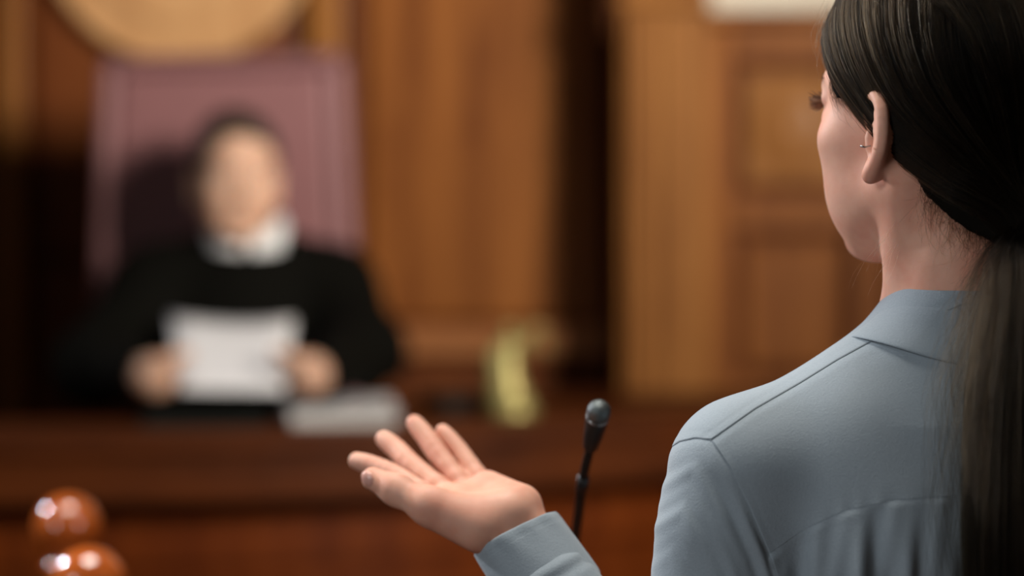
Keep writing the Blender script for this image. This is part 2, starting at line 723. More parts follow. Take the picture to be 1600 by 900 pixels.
#@@STRUCTURE
# ================================================================== the room
floor = struct(boxo('floor', -5, 5, -3, 5.6, -0.1, 0.0, M_floor))
DZ = 0.41                                       # judge's dais
dais = struct(boxo('trim_1', -2.6, 1.6, 3.62, 5.2, 0.0, DZ, M_bench))

WY = 4.85
X5_ = lambda px: (px - 800) * WY / FPX
wb = struct(boxo('wall_back', -3.0, X5_(946), WY, WY + 0.12, 0.0, 3.4, M_wallD))
s5 = WY / FPX


def X5(px, Y=WY):
    return (px - 800) * Y / FPX


def Z5(py, Y=WY):
    return CZ - (py - HY) * Y / FPX


def fr(name, px0, px1, py0, py1, d, mat, parent, Y=WY, bevel=0.006):
    return boxo(name, X5(px0, Y), X5(px1, Y), Y - d, Y, Z5(py1, Y), Z5(py0, Y), mat, parent, bevel)


fr('pilaster', 8, 40, -700, 905, 0.05, M_pil, wb)
fr('stile', 466, 488, -700, 905, 0.02, M_wallD, wb)
fr('pilaster', 489, 536, -700, 905, 0.06, M_pil, wb)
fr('stile', 540, 556, -700, 905, 0.03, M_wallD, wb)
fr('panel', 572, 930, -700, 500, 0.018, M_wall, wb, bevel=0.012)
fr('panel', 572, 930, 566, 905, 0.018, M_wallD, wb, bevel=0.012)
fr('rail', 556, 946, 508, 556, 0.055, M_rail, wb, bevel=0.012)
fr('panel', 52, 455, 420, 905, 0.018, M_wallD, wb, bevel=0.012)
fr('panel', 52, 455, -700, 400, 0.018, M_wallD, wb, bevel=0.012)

# right-hand section standing forward of the recess: pilaster, wainscot panelling, plaster above
RY = 4.6
struct(boxo('trim_2', X5(940), X5(990), WY + 0.16, WY + 0.2, 0.0, 3.4, M_wallD))
wr = struct(boxo('wall_right', X5(968, RY), 3.0, RY, WY + 0.16, 0.0, Z5(22, RY), M_wallD))
fr('pilaster', 968, 1106, -700, 1010, 0.0601, M_pil, wr, RY, 0.008)
YP = RY - 0.06
fr('pilaster_capital', 962, 1110, -6, 12, 0.03, M_pil, wr, YP, 0.006)
fr('flute', 986, 1012, 22, 980, 0.018, M_pil, wr, YP, 0.007)
fr('flute', 1030, 1076, 22, 980, 0.012, M_pil, wr, YP, 0.005)
fr('cornice', 1106, 2972, 20, 40, 0.07, M_wall, wr, RY, 0.006)
fr('stile', 1106, 1140, 40, 1410, 0.03, M_wall, wr, RY, 0.006)
for y0_, y1_ in ((40, 96), (306, 362), (590, 640), (1360, 1408)):
    fr('rail', 1140, 2972, y0_, y1_, 0.03, M_wall, wr, RY, 0.006)
for k in range(8):
    x_ = 1160 + 228 * k
    fr('panel', x_, x_ + 150, 114, 290, 0.02, M_pil, wr, RY, 0.012)
    fr('panel', x_, x_ + 150, 380, 575, 0.02, M_wall, wr, RY, 0.012)
    fr('panel', x_, x_ + 150, 665, 1335, 0.02, M_wall, wr, RY, 0.012)
    if k < 7:
        fr('stile', x_ + 168, x_ + 210, 96, 1360, 0.0305, M_wall, wr, RY, 0.006)
Vd, Fd = ellip((X5(1232, RY), RY - 0.02, Z5(202, RY)), (0.075, 0.008, 0.085))
mesh_obj('carved_roundel', Vd, Fd, M_pil, wr)
struct(boxo('wall_upper', X5(1106, RY), 3.0, RY + 0.06, WY + 0.16, Z5(22, RY), 3.4, M_plaster))

# round wooden seal on the wall above the chair
SX, SY, SZ = X5(288), WY, Z5(-110)
SR = 213 * s5
seal = thing('wall_seal', 'large round pale tan wooden seal on the panelling above the judge\'s chair', 'seal', (SX, WY - 0.05, SZ))


def disc(prof, cx, cy, cz, seg=56):
    V, F = lathe(prof, (0, 0, 0), seg)
    return [(cx + v[0], cy - v[2], cz + v[1]) for v in V], [tuple(reversed(f)) for f in F]


v, f = disc([(SR * .98, -.018), (SR * .98, 0.03), (SR * .9, 0.034), (SR * .5, 0.04), (0.001, 0.042)], SX, WY - 0.02, SZ)
mesh_obj('plate', v, f, M_seal, seal, smooth=False)
v, f = tube([(SX + SR * .96 * math.cos(a), WY - 0.055, SZ + SR * .96 * math.sin(a)) for a in np.linspace(0, 2 * math.pi, 64, endpoint=False)], 0.014, 10, True)
mesh_obj('rim', v, f, M_seal, seal)
v, f = tube([(SX + SR * .7 * math.cos(a), WY - 0.06, SZ + SR * .7 * math.sin(a)) for a in np.linspace(0, 2 * math.pi, 64, endpoint=False)], 0.009, 8, True)
mesh_obj('inner_ring', v, f, M_seal, seal)

# ------------------------------------------------------------------ judge's bench, gently curved in plan
BZ = CZ - 0.290
front = catmull([(-2.3, 3.36), (-1.5, 3.38), (-.83, 3.45), (-.246, 3.57), (.231, 3.84), (.62, 4.12), (0.95, 4.40)], 43)
tang = np.gradient(front, axis=0)
tang /= np.linalg.norm(tang, axis=1, keepdims=True)
nrm = np.stack([-tang[:, 1], tang[:, 0]], -1)       # towards the judge


def strip(o0, o1, z0, z1, i0=0, i1=None):
    i1 = len(front) if i1 is None else i1
    V, F = [], []
    for i in range(i0, i1):
        a = front[i] + nrm[i] * o0
        dd = o1 if o1 < .5 else .32 + (.66 - .32) * min(1, max(0, (front[i][0] + .08) / .25))
        b = front[i] + nrm[i] * dd
        V += [(a[0], a[1], z0), (a[0], a[1], z1), (b[0], b[1], z1), (b[0], b[1], z0)]
    n = i1 - i0
    for i in range(n - 1):
        for k in range(4):
            F.append((4 * i + k, 4 * i + (k + 1) % 4, 4 * i + 4 + (k + 1) % 4, 4 * i + 4 + k))
    F.append((3, 2, 1, 0))
    F.append(tuple(4 * (n - 1) + k for k in range(4)))
    return V, F


bench = thing('judge_bench', 'curved dark red-brown wooden judge\'s bench with a deep overhanging front edge', 'bench', (-0.3, 3.7, 0.0))
b_ = mesh_obj('bench_top', *strip(0.0, 0.66, BZ - 0.035, BZ), M_bench, bench, smooth=False)
mesh_obj('apron', *strip(0.012, 0.05, BZ - 0.114, BZ - 0.035), M_bench, bench, smooth=False)
mesh_obj('edge_bead', *strip(-0.008, 0.012, BZ - 0.03, BZ - 0.008), M_bench, bench, smooth=False)
mesh_obj('front_panelling', *strip(0.148, 0.168, 0.0, BZ - 0.035), M_benchP, bench, smooth=False)
mesh_obj('plinth', *strip(0.11, 0.148, 0.0, 0.16), M_bench, bench, smooth=False)
mesh_obj('frieze_rail', *strip(0.126, 0.148, BZ - 0.235, BZ - 0.155), M_benchP, bench, smooth=False)
for i0 in range(1, 40, 5):
    mesh_obj('raised_panel', *strip(0.128, 0.148, 0.24, BZ - 0.275, i0, i0 + 5), M_benchP, bench, smooth=False)

# ------------------------------------------------------------------ judge's chair
CY = 4.22
chx = (358 - 800) * CY / FPX
chair = thing('judge_chair', 'tall mauve leather high-back chair behind the judge', 'chair', (chx, CY - 0.2, DZ))
cyaw = R(0)


def chair_back(name, pts, y0, y1, mat, bev):
    bm = bmesh.new()
    vs = [bm.verts.new((x, y0, z)) for x, z in pts]
    ws = [bm.verts.new((x, y1, z)) for x, z in pts]
    n = len(pts)
    bm.faces.new(vs)
    bm.faces.new(ws[::-1])
    for i in range(n):
        bm.faces.new((vs[i], ws[i], ws[(i + 1) % n], vs[(i + 1) % n]))
    return bm_obj(name, bm, mat, chair, smooth=False, bevel=bev)


def CP(px, py):
    return ((px - 800) * CY / FPX, CZ - (py - HY) * CY / FPX)


outer = [CP(160, 96), CP(168, 88), CP(528, 82), CP(538, 90), CP(570, 640), CP(140, 640)]
chair_back('back_shell', outer, CY + 0.03, CY + 0.10, M_leatherD, 0.015)
chair_back('back_cushion', [CP(187, 117), CP(511, 111), CP(533, 630), CP(173, 630)], CY - 0.028, CY + 0.04, M_leather, 0.012)
chair_back('side_bolster', [CP(160, 98), CP(186, 110), CP(172, 632), CP(142, 636)], CY - 0.03, CY + 0.05, M_leatherD, 0.012)
chair_back('side_bolster', [CP(512, 106), CP(539, 92), CP(568, 632), CP(534, 632)], CY - 0.03, CY + 0.05, M_leatherD, 0.012)
chair_back('top_bolster', [CP(162, 95), CP(170, 88), CP(528, 82), CP(537, 90), CP(510, 110), CP(188, 116)], CY - 0.03, CY + 0.05, M_leatherD, 0.014)
sz = DZ + 0.425
boxo('seat', chx - .27, chx + .27, CY - .335, CY + .03, sz - .11, sz, M_leather, chair, 0.03)
for sx in (-1, 1):
    a = boxo('armrest', chx + sx * .32 - .03, chx + sx * .32 + .03, CY - .33, CY + .0, sz + .17, sz + .22, M_leatherD, chair, 0.015)
    boxo('arm_post', chx + sx * .32 - .018, chx + sx * .32 + .018, CY - .26, CY - .2, sz - .08, sz + .175, M_black, chair, 0.005)
mesh_obj('column', *lathe([(.03, .09), (.03, .32)], (chx, CY - .10, DZ), 16), M_steel, chair)
for k in range(5):
    a = 2 * math.pi * k / 5 + math.pi / 2
    e = (chx + .24 * math.cos(a), CY - .10 + .24 * math.sin(a), DZ + .075)
    lg = mesh_obj('base_spoke', *tube([(chx, CY - .10, DZ + .115), e], [.026, .017], 8), M_black, chair)
    mesh_obj('caster', *ellip((e[0], e[1], DZ + .03), (.03, .03, .03), seg=12, ring=8), M_black, lg)

# ------------------------------------------------------------------ newel posts with ball finials, lower left
for (px, Y, lab) in ((105, 2.56, 'turned wooden rail post with glossy orange-brown ball finial, the one nearer the bench'),
                     (137, 2.21, 'turned wooden rail post with glossy orange-brown ball finial, at the bottom edge nearer the camera')):
    x = (px - 800) * Y / FPX
    z = CZ - ((825 if px < 120 else 915) - HY) * Y / FPX
    t = thing('newel_post', lab, 'post', (x, Y, 0), 'ball-topped rail posts')
    mesh_obj('ball_finial', *ellip((x, Y, z), (.0405, .0405, .0405), seg=40, ring=24), M_ball, t)
    mesh_obj('collar', *lathe([(.015, -.052), (.030, -.049), (.031, -.043), (.020, -.038), (.016, -.030)], (x, Y, z), 32), M_ball, t)
    mesh_obj('post', *lathe([(.04, -z), (.04, -.8), (.03, -.78), (.026, -.7), (.033, -.45), (.026, -.2), (.032, -.11), (.032, -.08), (.022, -.065), (.016, -.051)], (x, Y, z), 32), M_ball, t)

#@@PROPS
# ------------------------------------------------------------------ things on the bench
# loose white papers beside the judge
def sheet(name, c, w, d, yaw, z, th, mat, parent, curl=0.0, tilt=0.0):
    V, F = [], []
    n, m_ = 9, 7
    ca, sa = math.cos(yaw), math.sin(yaw)
    for s in (1, 0):
        for j in range(m_):
            for i in range(n):
                u, v_ = (i / (n - 1) - .5) * w, (j / (m_ - 1) - .5) * d
                zz = z + s * th + curl * (2 * v_ / d + .0) ** 2 * (.5 + u / w) + tilt * (v_ + d / 2)
                V.append((c[0] + u * ca - v_ * sa, c[1] + u * sa + v_ * ca, zz))
    for j in range(m_ - 1):
        for i in range(n - 1):
            a = j * n + i
            F.append((a, a + 1, a + n + 1, a + n))
            b = a + n * m_
            F.append((b + n, b + n + 1, b + 1, b))
    o = n * m_
    ring = [i for i in range(n)] + [j * n + n - 1 for j in range(1, m_)] + [(m_ - 1) * n + i for i in range(n - 2, -1, -1)] + [j * n for j in range(m_ - 2, 0, -1)]
    for k in range(len(ring)):
        a, b = ring[k], ring[(k + 1) % len(ring)]
        F.append((a, a + o, b + o, b))
    return mesh_obj(name, V, F, mat, parent, smooth=False)


pc = P(531, 640, 3.765)
pc[2] = BZ
LIFT = .0006
st = thing('paper_stack', 'low stack of white papers lying on the bench beside the judge\'s hand', 'papers', (pc[0], pc[1], BZ))
sheet('paper_pile', (pc[0], pc[1], 0), .182, .19, R(10), BZ + LIFT, .016, M_paperE, st)
sheet('paper_sheet', (pc[0] + .003, pc[1] + .004, 0), .185, .195, R(7), BZ + .0172, .004, M_paper, st, curl=.008, tilt=.026)

fo = P(326, 640, 3.70)
fold = thing('document_folder', 'dark grey-green folder lying on the bench under the judge\'s papers', 'folder', (fo[0], fo[1], BZ))
sheet('cover', (fo[0], fo[1], 0), .21, .22, R(4), BZ + .012, .004, M_folder, fold)
sheet('back_cover', (fo[0], fo[1], 0), .21, .22, R(4), BZ + LIFT, .004, M_folder, fold)
sheet('contents', (fo[0], fo[1], 0), .195, .205, R(4), BZ + .0042, .0075, M_folder, fold)

bk = P(716, 640, 4.0)
book = thing('dark_book', 'dark closed book lying flat on the bench behind the gold figurine', 'book', (bk[0], bk[1], BZ))
sheet('cover', (bk[0], bk[1], 0), .105, .15, R(20), BZ + .026, .004, M_folder, book)
sheet('back_cover', (bk[0], bk[1], 0), .105, .15, R(20), BZ + LIFT, .004, M_folder, book)
sheet('page_block', (bk[0], bk[1], 0), .099, .142, R(20), BZ + .0042, .0216, M_folder, book)

# brass figurine: robed woman with raised arm holding scales, sword lowered
sx_, sy_ = 0.0, 3.88
fig = thing('justice_figurine', 'small polished gold figurine of a robed woman holding up scales on the bench', 'figurine', (sx_, sy_, BZ))
mesh_obj('base', *lathe([(.046, LIFT), (.046, .007), (.042, .012), (.042, .02), (.036, .026), (.001, .027)], (sx_, sy_, BZ), 32), M_brass, fig)
S = SDF()
fS = Frame((sx_, sy_, BZ + .022))
S.rc(fS((-6, 0, 12)), fS((-10, 0, 70)), .031, .022, k=.01)
S.rc(fS((-30, 2, 86)), fS((-24, 2, 10)), .016, .021, k=.012)
S.rc(fS((4, 0, 12)), fS((16, 0, 8)), .020, .018, k=.012)
S.rc(fS((-14, -10, 2)), fS((-12, -6, 60)), .010, .008, k=.008)
S.rc(fS((4, -10, 2)), fS((-2, -6, 55)), .010, .007, k=.008)
S.rc(fS((-8, 0, 70)), fS((-6, 0, 100)), .0135, .017, k=.01)
S.rc(fS((-22, 0, 106)), fS((10, 0, 108)), .0085, .0085, k=.008)
S.rc(fS((-6, 0, 108)), fS((-5, -1, 122)), .006, .005, k=.005)
S.el(fS((-5, -3, 132)), (.0095, .011, .0125), k=.004)
S.el(fS((-5, 4, 135)), (.010, .009, .0105), k=.004)
S.rc(fS((10, 0, 108)), fS((26, -6, 118)), .009, .0075, k=.006)
S.rc(fS((26, -6, 118)), fS((42, -10, 132)), .0075, .0062, k=.004)
S.rc(fS((-22, 0, 106)), fS((-34, -6, 82)), .007, .0055, k=.006)
S.rc(fS((-34, -6, 82)), fS((-30, -16, 58)), .0055, .0045, k=.004)
S.rc(fS((-18, 6, 95)), fS((-28, 8, 20)), .010, .013, k=.012)
v, f = polygonize(S, fS((-80, -50, -30)), fS((70, 50, 170)), .0018, 4)
v[:, 2] = np.maximum(v[:, 2], BZ + .01)
mesh_obj('robed_figure', v, f, M_brass, fig)
v, f = merge(tube([fS((-30, -17, 60)), fS((-34, -22, -2))], [.0022, .001], 8), tube([fS((-37, -17, 56)), fS((-23, -17, 58))], .002, 8), tube([fS((-30, -17, 56)), fS((-29, -16, 70))], .0022, 8))
mesh_obj('sword', v, f, M_brass, fig)
parts = [tube([fS((24, -11, 141)), fS((42, -10, 139)), fS((60, -9, 141))], .0022, 8), tube([fS((42, -10, 132)), fS((42, -10, 146))], .0018, 8)]
for ex in (25, 59):
    cz_ = 104
    for q in range(3):
        a = q * 2.1
        parts.append(tube([fS((ex, -10, 141)), fS((ex + 9 * math.cos(a), -10 + 9 * math.sin(a), cz_))], .0008, 5))
    V_, F_ = lathe([(.002, -.008), (.009, -.005), (.013, .001), (.012, .0012), (.001, -.005)], fS((ex, -10, cz_)), 16)
    parts.append((V_, F_))
mesh_obj('scales', *merge(*parts), M_brass, fig)

# lectern in front of the standing woman (just under the frame) with a gooseneck microphone
MY = 1.90
lx0, lx1 = 0.0, 0.62
lect = thing('lectern', 'dark wooden lectern the woman stands at, carrying the gooseneck microphone', 'lectern', (.31, 2.05, 0))
LZ = 1.09
boxo('desk_top', lx0 - .02, lx1 + .02, 1.82, 2.30, LZ - .03, LZ, M_bench, lect, .006)
boxo('front_panel', lx0, lx1, 2.25, 2.28, 0, LZ - .03, M_benchP, lect, .004)
boxo('side_panel', lx0, lx0 + .025, 1.88, 2.25, 0, LZ - .03, M_benchP, lect, .004)
boxo('side_panel', lx1 - .025, lx1, 1.88, 2.25, 0, LZ - .03, M_benchP, lect, .004)
boxo('shelf', lx0 + .025, lx1 - .025, 1.9, 2.25, .72, .74, M_bench, lect, .003)

mb = P(893, 960, MY)
mic = thing('gooseneck_microphone', 'slim black gooseneck microphone with grey grille tip beside the woman\'s hand', 'microphone', (mb[0], MY, LZ))
mesh_obj('base', *lathe([(.03, LIFT), (.03, .012), (.024, .02), (.008, .026), (.007, .05)], (mb[0], MY, LZ), 28), M_black, mic)
gp = catmull([(mb[0], MY, LZ + .02), P(894, 905, MY - .02), P(898, 850, MY - .06), P(905, 795, MY - .10), P(911, 748, MY - .13), P(921, 705, MY - .155), P(930, 672, MY - .175)], 40)
mesh_obj('gooseneck', *tube(gp, [.0042] * 24 + [.0038] * 16, 14), M_rubber, mic)
v, f = tube([P(908.5, 768, MY - .118), P(911.5, 745, MY - .132)], [.0049, .0049], 14)
mesh_obj('joint_sleeve', v, f, M_black, mic)
a, b = P(922, 702, MY - .157), P(937, 638, MY - .19)
ax = b - a
mesh_obj('capsule_body', *tube([a, a + ax * .06, a + ax * .35, a + ax * .72, a + ax * .8], [.0045, .0062, .0078, .0092, .0088], 20), M_black, mic)
v, f = tube([a + ax * .76, a + ax * .80, a + ax * .90, a + ax * 1.0, a + ax * 1.08, a + ax * 1.11], [.0084, .0092, .0096, .0091, .0060, .001], 24)
gr = mesh_obj('grille', v, f, plain('grey_mic_grille', srgb(92, 98, 98), 0.4, 0.8, var=.5, scale=700, bump=.8), mic)
mesh_obj('grille_ring', *tube([a + ax * .77, a + ax * .80], [.0095, .0095], 24), M_steel, gr)

#@@PEOPLE
# ================================================================== people
def head_prims(S, F, fem=True):
    w = 1.0
    m = lambda *p: F(np.array(p, float))
    k = lambda v: v * F.s
    S.el(m(0, -12, 55), np.array([75, 98, 86]) * F.s, F.R, k=k(20))
    S.el(m(0, 32, -8), np.array([62, 58, 84]) * F.s, F.R, k=k(25))
    for s in (-1, 1):
        S.rc(m(s * 51, 4, -36), m(s * 16, 58, -75), k(13), k(13), k=k(22))
        S.el(m(s * 42, 53, 1), np.array([21, 21, 20]) * F.s, F.R, k=k(18))
    for s in (-1, 1):
        S.el(m(s * 33, 46, -38), np.array([25, 26, 34]) * F.s, F.R, k=k(18))
    S.el(m(0, 66, -77), np.array([19, 16, 13]) * F.s, F.R, k=k(12))
    S.rc(m(-33, 68, 45), m(33, 68, 45), k(13), k(13), k=k(14))
    for s in (-1, 1):
        S.el(m(s * 33, 88, 27), np.array([17, 15, 11]) * F.s, F.R, k=k(9), neg=True)
        S.rc(m(s * 20, 79, 34), m(s * 45, 70, 34), k(5), k(4.5), k=k(6))
        S.rc(m(s * 22, 78, 20), m(s * 44, 70, 21), k(5), k(4.5), k=k(6))
    S.rc(m(0, 84, 36), m(0, 104, -12), k(6.5), k(9), k=k(9))
    for s in (-1, 1):
        S.el(m(s * 11, 93, -15), np.array([8, 9, 7]) * F.s, F.R, k=k(6))
    S.rc(m(-19, 81, -43), m(0, 89, -40), k(4.5), k(5.5), k=k(5))
    S.rc(m(19, 81, -43), m(0, 89, -40), k(4.5), k(5.5), k=k(5))
    S.rc(m(-16, 81, -51), m(16, 81, -51), k(6), k(6), k=k(5))


def ear_prims(S, F, side, flare=22, sc=1.0):
    """Auricle: rim (helix) down to the lobe, inner bowl, tragus. side -1 = left."""
    b = R(flare)
    org = np.array([side * 69.0, 2.0, 0.0])
    eu = np.array([side * math.sin(b), -math.cos(b), 0.0])
    eu = eu / np.linalg.norm(eu)
    ew = np.array([side * math.cos(b), math.sin(b), 0.0])
    ev = np.array([0, 0.0, 1.0])
    m = lambda u, v, w: F(org + sc * (u * eu + v * ev + w * ew))
    k = lambda v: v * F.s * sc
    rim = catmull([(3, 6, 3), (3, 16, 4.5), (6, 25, 5), (13, 30.5, 5), (21, 28, 5), (27, 19, 5), (28.5, 6, 5), (26, -7, 5), (20, -17, 5.5), (13, -24, 6), (9, -28, 6.5)], 23)
    rr = np.interp(np.linspace(0, 1, 23), [0, .1, .4, .7, .88, 1], [2.6, 3.9, 4.3, 4.2, 4.3, 4.8])
    # plate between the rim and the head
    S.el(m(14, 4, 1.5), np.array([13.5, 2.6, 25]) * F.s * sc, F.R @ np.stack([eu, ew, ev], 1), k=k(3))
    S.rc(m(9, 0, -6), m(18, 2, -2), k(12), k(10), k=k(6))
    S.rc(m(12, -16, -5), m(15, 18, -5), k(8), k(8), k=k(6))
    S.el(m(10.5, -3, 6.5), np.array([7.5, 6.5, 10]) * F.s * sc, F.R @ np.stack([eu, ew, ev], 1), k=k(3), neg=True)
    for i in range(22):
        S.rc(m(*rim[i]), m(*rim[i + 1]), k(rr[i]), k(rr[i + 1]), k=k(3.2))
    ah = catmull([(18, 20, 4), (21, 10, 4.5), (20, -4, 4.5), (14, -14, 4.5)], 9)
    for i in range(8):
        S.rc(m(*ah[i]), m(*ah[i + 1]), k(2.6), k(2.6), k=k(3))
    S.rc(m(2, 0, 3), m(3, -7, 3), k(4.0), k(4.2), k=k(3))
    S.rc(m(10, -20, 5), m(8, -29, 6), k(4.6), k(5.0), k=k(4))
    S.rc(m(4, -14, 1), m(7, -27, 4), k(4), k(4), k=k(5))
    return m


def chain(S, pts, rad, k):
    for i in range(len(pts) - 1):
        S.rc(pts[i], pts[i + 1], rad[i], rad[i + 1], k=k)


def eyes(F, person, gaze=(0, 1, 0)):
    for s in (-1, 1):
        c = F((s * 32, 69.5, 28))
        v, f = ellip(c, np.array([12, 12, 12]) * F.s)
        e = mesh_obj('eye', v, f, M_eyew, person)
        ci = F((s * 32, 69.5 + 10.2, 28))
        v, f = ellip(ci, np.array([5.4, 2.2, 5.4]) * F.s, F.R, 16, 8)
        mesh_obj('iris', v, f, M_iris, e)


def finger(S, pts, rad, k):
    """A finger as one smooth tapering run with a soft pad near its tip."""
    c = catmull(pts, 10)
    u = np.linspace(0, 3, 10)
    rr = np.interp(u, [0, 1, 2, 2.55, 3], [rad[0], rad[1], rad[2] * 1.0, (rad[2] + rad[3]) / 2 * 1.02, rad[3] * .96])
    for i in range(9):
        S.rc(c[i], c[i + 1], rr[i], rr[i + 1], k=k if i < 2 else .0007)


# ------------------------------------------------------------------ the judge
JY = 4.0
jp = P(380, 640, JY)
judge = thing('person', 'seated judge with short dark hair, black robe and white collar, reading papers at the bench', 'person', (jp[0], JY - .05, DZ))
HJ = Frame(P(369, 294, 3.97), yaw=R(196), pitch=R(-7), scale=1.0, roll=R(0))
BJ = Frame(P(384, 398, 4.03), yaw=R(188))
S = SDF()
head_prims(S, HJ, False)
for s in (-1, 1):
    ear_prims(S, HJ, s, 20)
S.rc(HJ((0, -25, -40)), BJ((0, 5, -60)), .058, .062, k=.02)
S.el(BJ((0, 10, -200)), (.15, .095, .22), BJ.R, k=.04)
S.el(BJ((0, 20, -400)), (.14, .10, .17), BJ.R, k=.04)
jl = {}
for s, elb, wr_, hand in ((1, P(150, 572, 3.86), P(220, 588, 3.735), P(243, 588, 3.68)), (-1, P(568, 548, 3.92), P(508, 586, 3.735), P(484, 586, 3.68))):
    sh = BJ((s * 160, 0, -75))
    S.rc(BJ((s * 40, 0, -40)), sh, .045, .055, k=.03)
    S.rc(sh, elb, .052, .042, k=.03)
    S.rc(elb, wr_, .042, .030, k=.02)
    S.rc(wr_, hand, .028, .030, k=.02)
    S.el(hand, (.034, .026, .036), k=.015)
    d = -1 if s == -1 else 1              # fingers point inwards under the sheet
    for q in range(4):
        z0 = hand[2] + .024 - .015 * q
        L = (.030, .034, .032, .026)[q]
        p0 = np.array([hand[0] + d * .024, hand[1] + .043 + 1.3 * (z0 - hand[2]), z0])
        p1 = p0 + np.array([d * L, .016, .004])
        p2 = p1 + np.array([d * L * .7, .006, .0])
        chain(S, [p0, p1, p2], [.0105, .0095, .0085], .008)
    t0 = np.array([hand[0] + d * .008, hand[1] - .022, hand[2] + .020])
    chain(S, [hand, t0, t0 + np.array([d * .026, .0, .012]), t0 + np.array([d * .048, .014, .018])], [.018, .0125, .0115, .0095], .01)
    jl[s] = (sh, elb, wr_)
    S.rc(BJ((s * 85, 20, -505)), BJ((s * 95, 250, -520)), .070, .055, k=.04)
    S.rc(BJ((s * 95, 250, -520)), BJ((s * 100, 250, -930)), .050, .042, k=.03)
    S.rc(BJ((s * 100, 235, -1000)), BJ((s * 105, 295, -1010)), .034, .030, k=.02)
v, f = polygonize(S, (-1.0, 3.3, DZ - .05), (0.0, 4.35, 1.85), .0045, 4)
mesh_obj('body', v, f, M_skinJ, judge)
eyes(HJ, judge)
# short receding hair
SH = SDF()
SH.el(HJ((0, -14, 57)), np.array([81, 103, 91]) * .001, HJ.R)
L = lambda V: HJ.inv(V)


def jhair(V):
    d = SH(V)
    q = L(V)
    ay = np.interp(q[:, 1], [-120, -70, -20, 5, 22, 60, 78, 90], [-42, -40, -8, 30, 38, 92, 118, 145])
    side = ay + 6 * np.sin(q[:, 0] * .07)
    return np.maximum(d, (side - q[:, 2]) * .0008)


v, f = polygonize(jhair, HJ.o - .16, HJ.o + .2, .004, 4)
hj = mesh_obj('hair', v, f, M_jhair, judge)
for s in (-1, 1):
    v, f = tube([HJ((s * 20, 84, 47)), HJ((s * 34, 81, 52)), HJ((s * 48, 68, 47))], [.003, .004, .002], 8)
    mesh_obj('eyebrow', v, f, M_jhair, judge)
# robe
S = SDF()
S.el(BJ((0, 10, -210)), (.185, .13, .25), BJ.R, k=.04)
S.rc(BJ((0, 8, 0)), BJ((0, 5, -80)), .066, .10, k=.03)
S.el(BJ((0, 20, -400)), (.17, .135, .18), BJ.R, k=.06)
for s in (-1, 1):
    sh, elb, wr_ = jl[s]
    S.rc(BJ((s * 50, 4, 0)), BJ((s * 165, 0, -66)), .052, .078, k=.04)
    S.rc(BJ((s * 165, 0, -68)), elb, .078, .074, k=.05)
    S.rc(elb, wr_ + np.array([0, -.01, 0]), .068, .046, k=.04)
    S.rc(BJ((s * 80, 30, -490)), BJ((s * 95, 245, -505)), .088, .075, k=.04)
    S.rc(BJ((s * 95, 250, -505)), BJ((s * 100, 250, -940)), .073, .073, k=.04)
    S.rc(wr_ + np.array([(.03 if s == 1 else -.03), -.07, 0]), wr_ + np.array([0, -.005, 0]), .036, .036, k=.006, neg=True)


def robe_f(V):
    d = S(V)
    q = BJ.inv(V)
    return d + .004 * np.sin(q[:, 0] * .09 + 1.3 * np.sin(q[:, 2] * .012)) * smooth01((-q[:, 2] - 80) / 150)


v, f = polygonize(robe_f, (-1.1, 3.3, DZ + .02), (0.1, 4.4, 1.6), .006, 4)
robe = mesh_obj('robe', v, f, M_robe, judge)
# white collar: a band round the neck with two turned-down leaves
V, F = [], []
n = 33
for i in range(n):
    th = -3.05 + 6.1 * i / (n - 1)
    c, s_ = math.cos(th), math.sin(th)
    fr_ = max(0.0, -c)
    zt = 74 - 46 * fr_ ** 2.2
    zb = 20 - 18 * fr_
    for rx, ry, z in ((63, 63, zt - 40), (63, 63, zt), (66, 66, zt + 2), (70 + 4 * fr_, 70 + 4 * fr_, zt - 2), (86, 86 + 10 * fr_, zb), (83, 83 + 10 * fr_, zb - 1)):
        V.append(BJ((rx * s_, 12 - ry * c, z)))
for i in range(n - 1):
    for k in range(5):
        F.append((6 * i + k, 6 * i + k + 1, 6 * i + 7 + k, 6 * i + 6 + k))
mesh_obj('white_collar', V, F, M_white, judge)

# papers the judge holds
def slab(name, q, th, mat, parent):
    q = [np.asarray(p) for p in q]
    nn = np.cross(q[1] - q[0], q[3] - q[0])
    nn /= np.linalg.norm(nn)
    N = 7
    V, F = [], []
    for s in (0, 1):
        for j in range(N):
            for i in range(N):
                u, w = i / (N - 1), j / (N - 1)
                p = (q[0] * (1 - u) + q[1] * u) * (1 - w) + (q[3] * (1 - u) + q[2] * u) * w
                V.append(p + nn * (s * th + .010 * math.sin(math.pi * u) * (1 - w)))
    for j in range(N - 1):
        for i in range(N - 1):
            a = j * N + i
            F.append((a + N, a + N + 1, a + 1, a))
            b = a + N * N
            F.append((b, b + 1, b + N + 1, b + N))
    o = N * N
    ring = list(range(N)) + [j * N + N - 1 for j in range(1, N)] + [(N - 1) * N + i for i in range(N - 2, -1, -1)] + [j * N for j in range(N - 2, 0, -1)]
    for k in range(len(ring)):
        a, b = ring[k], ring[(k + 1) % len(ring)]
        F.append((a, b, b + o, a + o))
    return mesh_obj(name, V, F, mat, parent)


hp = P(360, 600, 3.66)
held = thing('held_papers', 'white sheets of paper held up in both hands by the judge', 'papers', tuple(hp))
slab('paper_sheet', [P(266, 491, 3.84), P(452, 498, 3.84), P(445, 612, 3.655), P(280, 610, 3.655)], .0006, M_paper, held)
slab('paper_sheet', [P(272, 494, 3.845), P(460, 498, 3.85), P(443, 608, 3.662), P(281, 606, 3.662)], .0006, M_paper, held)

